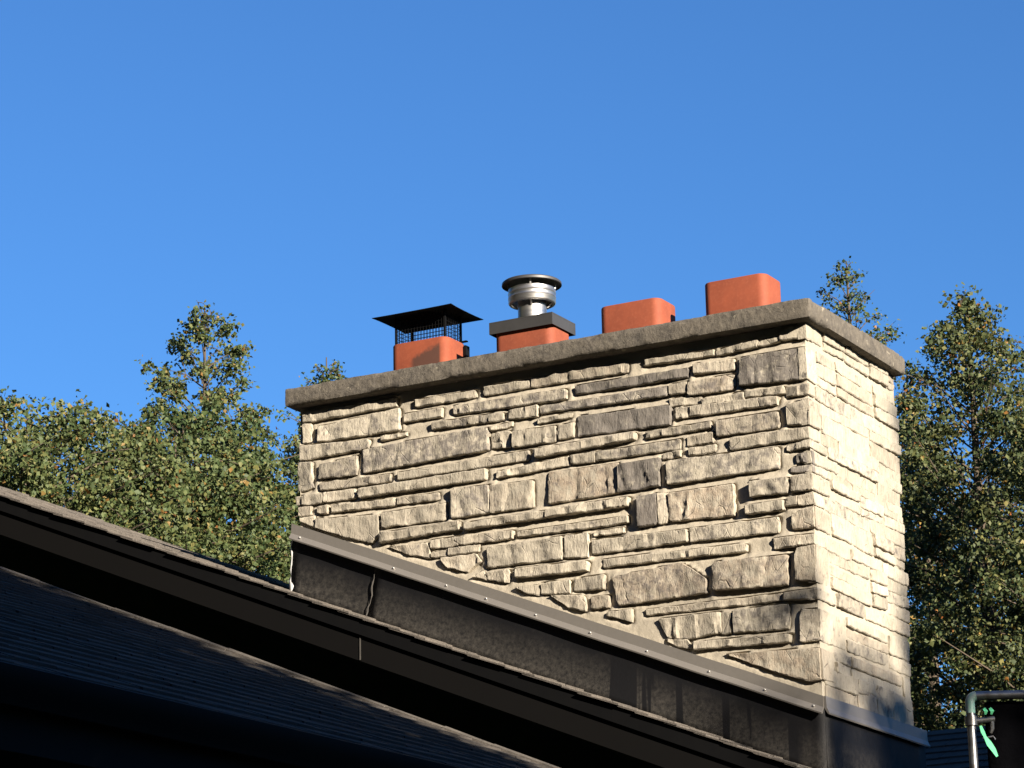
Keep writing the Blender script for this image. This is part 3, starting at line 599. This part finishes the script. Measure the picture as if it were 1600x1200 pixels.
mb = MB(); wr = .0011
for i in range(1, 16):
    x = cx0+(cx1-cx0)*i/16
    for y in (cy0, cy1): mb.box((x-wr, y-wr, cz0), (x+wr, y+wr, cz1))
for i in range(1, 9):
    y = cy0+(cy1-cy0)*i/9
    for x in (cx0, cx1): mb.box((x-wr, y-wr, cz0), (x+wr, y+wr, cz1))
for i in range(8):
    z = cz0+.012+(cz1-cz0-.02)*i/7.5
    for y in (cy0, cy1): mb.box((cx0, y-wr*.8, z-wr), (cx1, y+wr*.8, z+wr))
    for x in (cx0, cx1): mb.box((x-wr*.8, cy0, z-wr), (x+wr*.8, cy1, z+wr))
tag(mb.build('wire_screen', M['black_metal'], cap), kind='stuff')
mb = MB(); mb.box((-2.220, FY+.06, ZG+.31), (-2.206, FY+.10, ZG+.385)); mb.box((-2.262, FY+.055, ZG+.404), (-2.2, FY+.075, ZG+.410)); mb.build('shadow_strip', M['black_metal'], cap)  # added dark boxes standing in for the neighbouring flue's shadow

vc = (-1.766, .55, ZG)
mb = MB(); mb.lathe(vc, [(.112, .516), (.121, .520), (.1245, .526), (.1245, .548), (.1265, .551), (.1245, .554), (.1245, .572), (.1265, .575), (.1245, .578), (.1245, .598), (.122, .6), (.121, .598), (.121, .53), (.109, .518), (.112, .516)]); vent = tag(mb.build('vent_cap', M['galvanised'], chim, 35, origin=(-1.766, .55, ZG+.39)), 'round shiny metal vent cap on a grey metal plate over the second flue')
mb = MB()
mb.box((-1.956, .423, ZG+.412), (-1.582, .68, ZG+.418))
for a_, b_ in (((-1.956, .423), (-1.582, .4255)), ((-1.956, .6775), (-1.582, .68))): mb.box((a_[0], a_[1], ZG+.354), (b_[0], b_[1], ZG+.4115))
for x in (-1.956, -1.5845): mb.box((x, .426, ZG+.354), (x+.0025, .677, ZG+.4115))
mb.build('top_plate', M['dull_steel'], vent)
mb = MB(); mb.lathe(vc, [(.098, .4185), (.098, .423), (.079, .428), (.076, .432), (.075, .545), (.071, .545), (.071, .43)]); mb.build('pipe', M['galvanised'], vent, 35)
mb = MB(); mb.lathe(vc, [(.001, .672), (.012, .670), (.02, .664), (.10, .650), (.150, .640), (.157, .634), (.158, .622), (.154, .620), (.152, .630), (.09, .636), (.001, .638)]); mb.build('lid', M['dull_steel'], vent, 35)
for k in range(4):
    t = math.radians(25+90*k); c_, s_ = math.cos(t), math.sin(t)
    mb = MB(); pts = [(vc[0]+c_*q, vc[1]+s_*q, ZG+z) for q, z in ((.078, .50), (.100, .522), (.118, .545), (.1185, .60), (.125, .632))]
    mb.tube(pts, .006, 6); mb.build('strap', M['galvanised'], vent, 40)

# ================================================================ main house and its roof
def course_mesh(x_top, x_bot, y0, y1, zf, rn, jag=.012, tab=.24):
    V = []; F = []; y = y0+rn.uniform(-jag, jag); yend = y1+rn.uniform(-jag, jag)
    while y < yend-.02:
        w_ = min(tab*rn.uniform(.55, 1.25), yend-y); g = .003; lift = .011+rn.uniform(0, .005)
        xb = x_bot+rn.uniform(-.004, .008); zt_, zb_ = zf(x_top)+.001, zf(xb)+lift
        b = len(V)
        for yy in (y, y+w_-g):
            V += [(x_top, yy, zt_), (xb, yy, zb_), (xb, yy, zb_-.009), (x_top, yy, zt_-.004)]
        F += [(b, b+1, b+5, b+4), (b+1, b+2, b+6, b+5), (b, b+3, b+2, b+1), (b+4, b+5, b+6, b+7), (b+2, b+3, b+7, b+6), (b, b+4, b+7, b+3)]
        y += w_
    return V, F
def shingled(parent, x_hi, x_lo, y0, y1, zf, mat, seed, step=.145, jag=.012):
    rn = random.Random(seed); x = x_lo
    k = 0
    while x > x_hi:
        V, F = course_mesh(x-step-.05, x+.012, y0, y1, zf, rn, jag)
        mesh_obj('shingle_course', V, F, mat, parent); x -= step; k += 1
house = empty('house', (-3, 1, 0), 'dark house whose sloping gable roof edge runs below the stone chimney', 'house')
HX0, HX1, RY0, RY1 = -7.5, .62, -.5, 1.75
def sheet(name, x0, x1, y0, y1, zf, th, mat, parent):
    mb = MB(); mb.add([(x0, y0, zf(x0)), (x1, y0, zf(x1)), (x1, y1, zf(x1)), (x0, y1, zf(x0)), (x0, y0, zf(x0)-th), (x1, y0, zf(x1)-th), (x1, y1, zf(x1)-th), (x0, y1, zf(x0)-th)],
        [(0, 1, 2, 3), (7, 6, 5, 4), (0, 4, 5, 1), (1, 5, 6, 2), (2, 6, 7, 3), (3, 7, 4, 0)])
    return mb.build(name, mat, parent)
rf = sheet('roof', HX0, HX1, RY0+.03, RY1, lambda x: roof_z(x)-.022, .05, M['black_metal'], house)
shingled(rf, HX0, HX1+.03, RY0-.020, RY1, lambda x: roof_z(x)-.012, M['pale_shingle'], 3, .145, .006)
sheet('drip_edge', HX0, HX1, RY0-.004, RY0+.028, lambda x: roof_z(x)-.026, .066, M['black_metal'], house)
sheet('rake_fascia', HX0, -2.19, RY0+.010, RY0+.035, lambda x: roof_z(x)-.0925, .128, M['brown_fascia'], house)
sheet('rake_fascia', -2.186, HX1, RY0+.010, RY0+.035, lambda x: roof_z(x)-.0925, .128, M['brown_fascia'], house)
mb = MB(); z_ = roof_z(-2.188); mb.box((-2.191, RY0+.0065, z_-.216), (-2.185, RY0+.0095, z_-.098)); mb.build('joint_cover', M['stain'], house)
sheet('soffit', HX0, HX1, RY0+.0355, -.06, lambda x: roof_z(x)-.205, .012, M['black_metal'], house)
mb = MB(); zt = lambda x: roof_z(x)-.218
mb.add([(HX0, -.06, 0), (HX1-.3, -.06, 0), (HX1-.3, -.06, zt(HX1-.3)), (HX0, -.06, zt(HX0)), (HX0, RY1-.4, 0), (HX1-.3, RY1-.4, 0), (HX1-.3, RY1-.4, zt(HX1-.3)), (HX0, RY1-.4, zt(HX0))],
       [(0, 1, 2, 3), (1, 5, 6, 2), (5, 4, 7, 6), (4, 0, 3, 7)]); mb.build('wall', M['siding'], house)

# ================================================================ lower wing roof
wing = empty('house_wing', (-2, -4, 0), 'lower house wing with a shaded black shingle roof at the bottom left', 'house')
LO = -.375
def low_z(x): return roof_z(x)+LO
WY0, WY1, WX0, WX1 = -8.5, -1.0, -6.5, .0
rf = sheet('roof', WX0, WX1, WY0, WY1-.02, lambda x: low_z(x)-.022, .05, M['black_metal'], wing)
shingled(rf, WX0, WX1+.02, WY0, WY1, lambda x: low_z(x)-.012, M['shingle'], 8, .145, .014)
# rake starter course in paler colour, standing in for its sunlit edge
rn = random.Random(5); x = WX0
while x < WX1-.05:
    ln = rn.uniform(.25, .6); x2 = min(WX1, x+ln); a1, a2 = rn.uniform(0, .006), rn.uniform(0, .006)
    mb = MB(); y_ = WY1-.012+rn.uniform(-.008, .008)
    mb.add([(x, y_, low_z(x)+.006), (x2-.004, y_, low_z(x2)+.006), (x2-.004, WY1+.022, low_z(x2)+.010+a2), (x, WY1+.022, low_z(x)+.010+a1), (x, y_, low_z(x)-.01), (x2-.004, y_, low_z(x2)-.01), (x2-.004, WY1+.022, low_z(x2)-.012), (x, WY1+.022, low_z(x)-.012)],
           [(0, 1, 2, 3), (7, 6, 5, 4), (0, 4, 5, 1), (1, 5, 6, 2), (2, 6, 7, 3), (3, 7, 4, 0)])
    mb.build('rake_shingle', M['pale_shingle'], wing); x = x2
mb = MB(); ez = low_z(WX1)
gp = [(.012, 0, -.02), (.012, 0, -.11), (.022, 0, -.125), (.07, 0, -.125), (.085, 0, -.09), (.105, 0, -.06), (.108, 0, -.022), (.100, 0, -.018), (.100, 0, -.03), (.08, 0, -.07), (.07, 0, -.118), (.026, 0, -.118), (.018, 0, -.10), (.018, 0, -.02)]
mb.sweep([(p[0], 0, p[2]) for p in gp], [(WX1, WY0, ez), (WX1, WY1, ez)]); mb.build('gutter', M['black_metal'], wing, 30)
mb = MB(); mb.box((WX1-.02, WY0, ez-.24), (WX1+.011, WY1-.02, ez-.03)); mb.build('fascia', M['brown_fascia'], wing)
mb = MB(); mb.box((WX1-.55, WY0, ez-.238), (WX1-.021, WY1-.02, ez-.225)); mb.build('soffit', M['black_metal'], wing)
mb = MB(); mb.box((WX0, WY0+.3, 0), (WX1-.5, WY1-.3, ez-.24)); mb.build('wall', M['siding'], wing)

# ================================================================ rear wing roof (behind, right)
rear = empty('rear_house', (2, 8, 0), 'dark shingled roof low behind the scaffold post at the right edge', 'house')
def rz(y): return 4.575-.42*(6-y)
sheet_y = MB(); sheet_y.add([(-5.5, 2.8, rz(2.8)), (12, 2.8, rz(2.8)), (12, 6, rz(6)), (-5.5, 6, rz(6)), (-5.5, 9.2, rz(2.8)), (12, 9.2, rz(2.8)), (-5.5, 2.8, rz(2.8)-.12), (12, 2.8, rz(2.8)-.12), (-5.5, 9.2, rz(2.8)-.12), (12, 9.2, rz(2.8)-.12)],
    [(0, 1, 2, 3), (3, 2, 5, 4), (0, 6, 7, 1), (4, 5, 9, 8), (6, 8, 9, 7), (0, 3, 4, 8, 6), (1, 7, 9, 5, 2)])
rr = sheet_y.build('roof', M['shingle'], rear); rn = random.Random(2)
y = 2.8
while y < 5.98:
    V = []; F = []; x = -5.5
    while x < 12:
        w_ = .3*rn.uniform(.6, 1.2); yb = y+rn.uniform(-.006, .006); yt = min(y+.19, 6.0); b = len(V)
        for xx in (x, min(12, x+w_-.004)): V += [(xx, yt, rz(yt)+.004), (xx, yb, rz(yb)+.018), (xx, yb, rz(yb)+.004)]
        F += [(b, b+1, b+4, b+3), (b+1, b+2, b+5, b+4), (b, b+2, b+1), (b+3, b+4, b+5)]; x += w_
    mesh_obj('shingle_course', V, F, M['shingle'], rr); y += .145
mb = MB(); mb.box((-5.2, 3.2, 0), (11.7, 8.8, rz(2.8)-.13)); mb.build('wall', M['siding'], rear)

# ================================================================ scaffold
scaf = empty('scaffold_frame', (.9, -.5, 0), 'grey scaffold tube with a bent corner and a short side arm at the bottom right', 'scaffold')
px, py, pz = .888, -.495, ZG-1.955; R_ = .019
dx, dy = .90, .436
mb = MB(); arc = []
for i in range(7):
    t = math.radians(90*i/6); rr_ = .026
    arc.append((px+dx*(rr_-rr_*math.cos(t)), py+dy*(rr_-rr_*math.cos(t)), pz-rr_+rr_*math.sin(t)))
mb.tube([(px, py, 0), (px, py, pz-.074)], R_, 14); mb.build('post', M['scaffold_steel'], scaf, 40)
mb = MB(); mb.tube([(px, py, pz-.075), (px, py, pz-.045)]+arc, R_+.0012, 14); mb.build('corner_bend', M['mint_paint'], scaf, 40)
mb = MB(); mb.tube([arc[-1], (px+dx*1.5, py+dy*1.5, pz+.0)], R_, 14); mb.build('top_rail', M['scaffold_steel'], scaf, 40)
mb = MB(); mb.tube([(px+1.42*dx, py+1.42*dy, 0), (px+1.42*dx, py+1.42*dy, pz-.02)], R_, 12); mb.build('post', M['scaffold_steel'], scaf, 40)
az = pz-.108
mb = MB(); mb.tube([(px+dx*.02, py+dy*.02, az), (px+dx*.10, py+dy*.10, az+.006)], [.0125, .0135], 10); mb.tube([(px, py, az-.02), (px, py, az+.02)], .027, 14); mb.build('side_arm', M['scaffold_steel'], scaf, 40)
mb = MB(); mb.tube([(px+dx*.088, py+dy*.088, az+.012), (px+dx*.088, py+dy*.088, az-.035), (px+dx*.08, py+dy*.08, az-.055)], [.010, .009, .006], 9); mb.build('lock_pin', M['scaffold_steel'], scaf, 40)
mb = MB(); mb.tube([(px+dx*.045, py+dy*.045, az-.075), (px+dx*.09, py+dy*.09, az-.068), (px+dx*.097, py+dy*.097, az-.082)], .0035, 6); mb.build('wire_hook', M['scaffold_steel'], scaf, 40)
def ribbon(name, pts, wid, lab):
    V = []; F = []; sd = Vector((dx, dy, 0)).cross(Vector((0, 0, 1)))
    for i, p in enumerate(pts):
        q = pts[min(i+1, len(pts)-1)]; o_ = pts[max(i-1, 0)]; d = (Vector(q)-Vector(o_)).normalized(); s_ = d.cross(Vector((h[0], h[1], .2))).normalized()*wid[i]/2
        for sg in (-1, 1):
            for th in (-.0012, .0012): V.append(tuple(Vector(p)+s_*sg+sd*th))
    for i in range(len(pts)-1):
        b = i*4
        for a_, c_ in ((0, 1), (1, 3), (3, 2), (2, 0)): F.append((b+a_, b+c_, b+4+c_, b+4+a_))
    F += [(0, 2, 3, 1), tuple(len(pts)*4-4+i for i in (0, 1, 3, 2))]
    return tag(mesh_obj(name, V, F, M['green_tape'], None, None, origin=pts[0]), lab, 'tape')
def sc(a, b, c=0): return (px+dx*a+.02*c, py+dy*a-.03*c, pz+b)
ribbon('tape_strip', [sc(.03, -.135, 1), sc(.036, -.160, 1.1), sc(.045, -.185, 1.2), sc(.060, -.213, 1.2), sc(.078, -.24, 1.1), sc(.092, -.268, 1)], [.010, .016, .012, .024, .02, .010], 'bright green tape strip hanging below the scaffold arm')
for q, lab in ((.052, 'small bright green tape tab above the scaffold arm, nearer the post'), (.078, 'small bright green tape tab above the scaffold arm, nearer its tip')):
    ribbon('tape_tab', [sc(q, -.088, 1), sc(q+.003, -.075, 1.3), sc(q-.004, -.06, 1)], [.008, .016, .012], lab)
# black sheet tied inside the frame
V = []; F = []
for i in range(15):
    for j in range(11):
        s, t = i/14, j/10; q = .045+1.3*s
        V.append((px+dx*q, py+dy*q+.045+.012*noise.noise((s*4, t*4, 2)), pz-.022-t*.75))
for i in range(14):
    for j in range(10): p = i*11+j; F.append((p, p+11, p+12, p+1))
o = mesh_obj('tarp', V, F, M['black_tarp'], None, 60, origin=(px+dx*.7, py+dy*.7, pz)); tag(o, 'black sheet hanging under the top rail of the scaffold', 'tarp')
md = o.modifiers.new('thickness', 'SOLIDIFY'); md.thickness = .003

# ================================================================ trees
def tree(name, label, x, y, top, levels, mat, leaves, leaf, seed, nbr=60, group='trees behind the house', clump=.22, up=.5, lean=(0, 0), trunk_r=.16, per=26, fill=0., droop=.5, zmin=None):
    """levels: [(height, crown radius)] from the crown's bottom to its top"""
    rn = np.random.default_rng(seed); pr = random.Random(seed)
    root = empty(name, (x, y, 0), label, 'tree', group)
    zs = [l[0] for l in levels]; rs = [l[1] for l in levels]
    mb = MB(); k = 14; axis = []
    for i in range(k):
        t = i/(k-1); z = (top-.05)*t
        axis.append(Vector((x+lean[0]*(t-1)+.12*noise.noise((t*4, seed, 0))*(1-t)*2, y+lean[1]*(t-1)+.12*noise.noise((t*4, seed, 5))*(1-t)*2, z)))
    mb.tube(axis, [trunk_r*(1-i/(k-1))**.8+.008 for i in range(k)], 9)
    mb.build('trunk', M['bark'], root, 60)
    def ax(z):
        t = max(0, min(.9999, z/(top-.05)))*(k-1); i = int(t); return axis[i].lerp(axis[i+1], t-i)
    mbb = MB(); cents = []; sig = []; rad = []
    for b in range(nbr):
        f = (b+.5)/nbr; f = f**.8; z = zs[0]+(top-zs[0]-.1)*f
        R = float(np.interp(z, zs, rs))*pr.uniform(.65, 1.12); az_ = b*2.399+pr.uniform(-.5, .5)
        z0 = z-up*R*pr.uniform(.5, 1.1); p0 = ax(max(.5, z0)); p1 = ax(z)+Vector((math.cos(az_)*R, math.sin(az_)*R, 0)); p1.z = z+pr.uniform(-.12, .12)
        mid = p0.lerp(p1, .5)+Vector((pr.uniform(-.08, .08)*R, pr.uniform(-.08, .08)*R, .10*R))
        pts = [p0, p0.lerp(mid, .6), mid, mid.lerp(p1, .6), p1]
        r0 = .007+.007*R; mbb.tube(pts, [r0, r0*.8, r0*.6, r0*.42, r0*.22], 5)
        for q in range(max(2, int(R*3.2))):
            t = pr.uniform(.35, 1.0); c_ = p0.lerp(mid, t*2) if t < .5 else mid.lerp(p1, t*2-1)
            d_ = Vector((pr.gauss(0, 1), pr.gauss(0, 1), pr.gauss(.25, .7))).normalized()*clump*pr.uniform(.5, 1.9)*(.6+.4*min(1, R))
            mbb.tube([c_, c_+d_*.5+Vector((0, 0, .02)), c_+d_], [.0055, .004, .0025], 4)
            cents.append(c_+d_); sig.append(clump*pr.uniform(.5, 1.1)); cents.append(c_+d_*.5); sig.append(clump*.6); rad += [R, R]
        cents.append(p1); sig.append(clump*.7); rad.append(R)
    cents.append(Vector(axis[-1])); sig.append(clump*.5); rad.append(.3)
    mbb.build('branches', M['bark'], root, 60)
    # leaves
    cents = np.array([tuple(c) for c in cents]); sig = np.array(sig)
    wts = sig**1.5*rn.choice([.04, .3, 1., 1.8], len(sig)); wts *= np.minimum(1, .12+np.array(rad)*.8); wts /= wts.sum()
    ci = rn.choice(len(cents), leaves, p=wts)
    pos = cents[ci]+np.clip(rn.normal(0, 1, (leaves, 3)), -1.9, 1.9)*sig[ci][:, None]*np.array([.62, .62, .5])
    nf = int(leaves*fill)
    if nf:
        z = rn.uniform(zs[0], zs[-1], nf); R = np.interp(z, zs, rs)*np.sqrt(rn.uniform(0, .8, nf)); a_ = rn.uniform(0, 6.283, nf)
        pos[:nf] = np.stack([x+R*np.cos(a_), y+R*np.sin(a_), z], 1)
    # petiole direction outward and drooping, random roll
    d = rn.normal(0, 1, (leaves, 3)); d[:, 2] -= droop; d /= np.linalg.norm(d, axis=1)[:, None]
    nr = rn.normal(0, 1, (leaves, 3)); nr[:, 2] += .55; sd = np.cross(d, nr); sd /= np.linalg.norm(sd, axis=1)[:, None]+1e-6
    nn = np.cross(sd, d); L = leaf*rn.uniform(.55, 1.3, leaves)[:, None]; W_ = L*rn.uniform(.30, .48, leaves)[:, None]
    off = np.array([x, y, 0])
    v = np.stack([pos, pos+d*L*.45+sd*W_+nn*L*.10, pos+d*L, pos+d*L*.42-sd*W_+nn*L*.10], 1)-off
    me = bpy.data.meshes.new('crown'); nvt = leaves*4
    me.vertices.add(nvt); me.vertices.foreach_set('co', v.reshape(-1).astype(np.float32))
    tri = (np.arange(leaves)[:, None]*4+np.array([0, 1, 2, 0, 2, 3])[None]).reshape(-1).astype(np.int32)
    me.loops.add(len(tri)); me.loops.foreach_set('vertex_index', tri); nt_ = leaves*2
    me.polygons.add(nt_); me.polygons.foreach_set('loop_start', (np.arange(nt_)*3).astype(np.int32)); me.polygons.foreach_set('loop_total', np.full(nt_, 3, np.int32))
    me.update(calc_edges=True); me.validate()
    o = bpy.data.objects.new('crown', me); COL.objects.link(o); o.parent = root; me.materials.append(mat)
    return root
tree('spire_tree', 'tall thin-topped tree with a sparse pointed crown left of the chimney', -14.14, 15.19, 12.08, [(6.5, 1.5), (9.0, 1.4), (9.9, 1.25), (10.5, .98), (11.1, .80), (11.5, .52), (11.8, .2), (12.05, .05)], M['leaf_olive'], 38000, .054, 11, 105, clump=.13, up=.9, trunk_r=.10)
tree('leafy_tree', 'dense olive green tree at the far left above the roof edge', -13.75, 11.4, 9.8, [(6.0, 2.0), (8.6, 1.95), (9.2, 1.7), (9.55, 1.3), (9.8, .8)], M['leaf_olive'], 72000, .054, 12, 140, clump=.2, up=.5, fill=.16)
tree('leafy_tree', 'rounded green tree between the far left tree and the pointed tree', -13.3, 13.6, 10.2, [(6.0, 1.4), (8.4, 1.45), (9.5, 1.2), (9.95, .8), (10.2, .4)], M['leaf_green'], 54000, .054, 13, 100, clump=.18, up=.5, fill=.16)
tree('pale_tree', 'pale wispy tree top at the left edge of the picture', -18.6, 16.2, 11.9, [(8.5, 1.0), (10.3, .9), (11.2, .5), (11.9, .1)], M['leaf_pale'], 2200, .054, 14, 45, clump=.16, up=1.2, trunk_r=.06)
tree('leafy_tree', 'green tree between the pointed tree and the left side of the chimney', -13.5, 16.9, 10.9, [(6.0, 1.3), (9.0, 1.3), (10.0, 1.05), (10.6, .6), (10.9, .2)], M['leaf_olive'], 54000, .054, 15, 105, clump=.16, up=.7, fill=.16)
tree('leafy_tree', 'low spreading olive tree at the left edge, just above the roof line', -15.6, 11.6, 9.75, [(6.0, 1.8), (8.6, 1.7), (9.3, 1.3), (9.75, .6)], M['leaf_olive'], 54000, .054, 22, 110, clump=.18, up=.5, fill=.16)
tree('leafy_tree', 'broad olive tree in front of the foot of the pointed tree', -12.9, 12.9, 9.7, [(6.0, 1.7), (8.4, 1.6), (9.2, 1.25), (9.7, .6)], M['leaf_olive'], 54000, .054, 23, 110, clump=.18, up=.5, fill=.16)
tree('slim_tree', 'small tree tip showing above the left end of the concrete crown', -15.55, 20.09, 12.85, [(8, 1.3), (11.6, .8), (12.3, .42), (12.8, .1)], M['leaf_green'], 9000, .054, 16, 60, clump=.14, up=.9)
tree('slim_tree', 'slender tree top rising behind the right end of the concrete crown', -9.86, 25.04, 14.6, [(9, 1.6), (12.8, 1.05), (13.6, .62), (14.1, .36), (14.4, .16), (14.6, .05)], M['leaf_green'], 14000, .054, 17, 95, clump=.14, up=.9)
tree('broad_tree', 'large tree with a ragged pointed crown right of the chimney', -5.84, 18.72, 11.62, [(5.0, 1.9), (7.5, 1.75), (9.0, 1.55), (10.2, 1.15), (11.0, .68), (11.4, .30), (11.62, .06)], M['leaf_dark'], 76000, .054, 18, 170, clump=.16, up=.8, fill=.16)
tree('broad_tree', 'darker tree close behind the right side of the chimney', -7.6, 21.6, 10.9, [(5.0, 1.7), (8.0, 1.65), (9.6, 1.25), (10.5, .6), (10.9, .1)], M['leaf_dark'], 54000, .054, 19, 110, clump=.17, up=.7, fill=.16)
tree('broad_tree', 'dense tree filling the right edge above the scaffold', -4.1, 16.9, 9.9, [(4.5, 1.8), (7.5, 1.7), (8.8, 1.25), (9.5, .65), (9.9, .15)], M['leaf_dark'], 54000, .054, 20, 120, clump=.17, up=.7, fill=.16)
# trees out of view: two to the sunward side throw the shade on the low roof and the back of the chimney
def sun_spot(dist, t):
    hx, hy = SUN.x/math.hypot(SUN.x, SUN.y), SUN.y/math.hypot(SUN.x, SUN.y); return hx*dist-hy*t, hy*dist+hx*t
ax_, ay_ = sun_spot(14., -5.15); bx_, by_ = sun_spot(22., 4.68)
tree('shade_tree', 'tall dense tree out of view to the right, shading the low roof', ax_, ay_, 13.5, [(1.2, 5.8), (5, 5.3), (7.6, 4.25), (9.8, 3.1), (11.5, 1.85), (13.5, .1)], M['leaf_unseen'], 60000, .24, 31, 120, group='shade trees', clump=.45, up=.3, trunk_r=.3, fill=.75)
bt = tree('shade_tree', 'tall dense tree out of view to the right, shading the back of the chimney', bx_, by_, 16.6, [(1.2, 5.6), (7.6, 5.3), (10.3, 4.65), (11.8, 4.0), (13.1, 3.15), (15.1, 1.2), (16.6, .1)], M['leaf_unseen'], 70000, .22, 32, 120, group='shade trees', clump=.5, up=.3, trunk_r=.3, fill=.6)
k = 0
for ang in (-62, -88, -114, -140, -166, 170):  # ring of unseen trees, added to hold back sky light and deepen shadows
    q = math.radians(ang); d = 24+3*math.sin(ang); c = bt.copy(); COL.objects.link(c); c.location = (d*math.cos(q), -4+d*math.sin(q), 0); c.rotation_euler.z = ang*1.7; c.scale = (1.5, 1.5, 1.6) if ang != 170 else (1, 1, 1.4)
    c['label'] = 'big leafy tree added outside the picture to block sky light'; c['group'] = 'added trees blocking sky light'
    for ch in list(bt.children):
        e = ch.copy(); COL.objects.link(e); e.parent = c
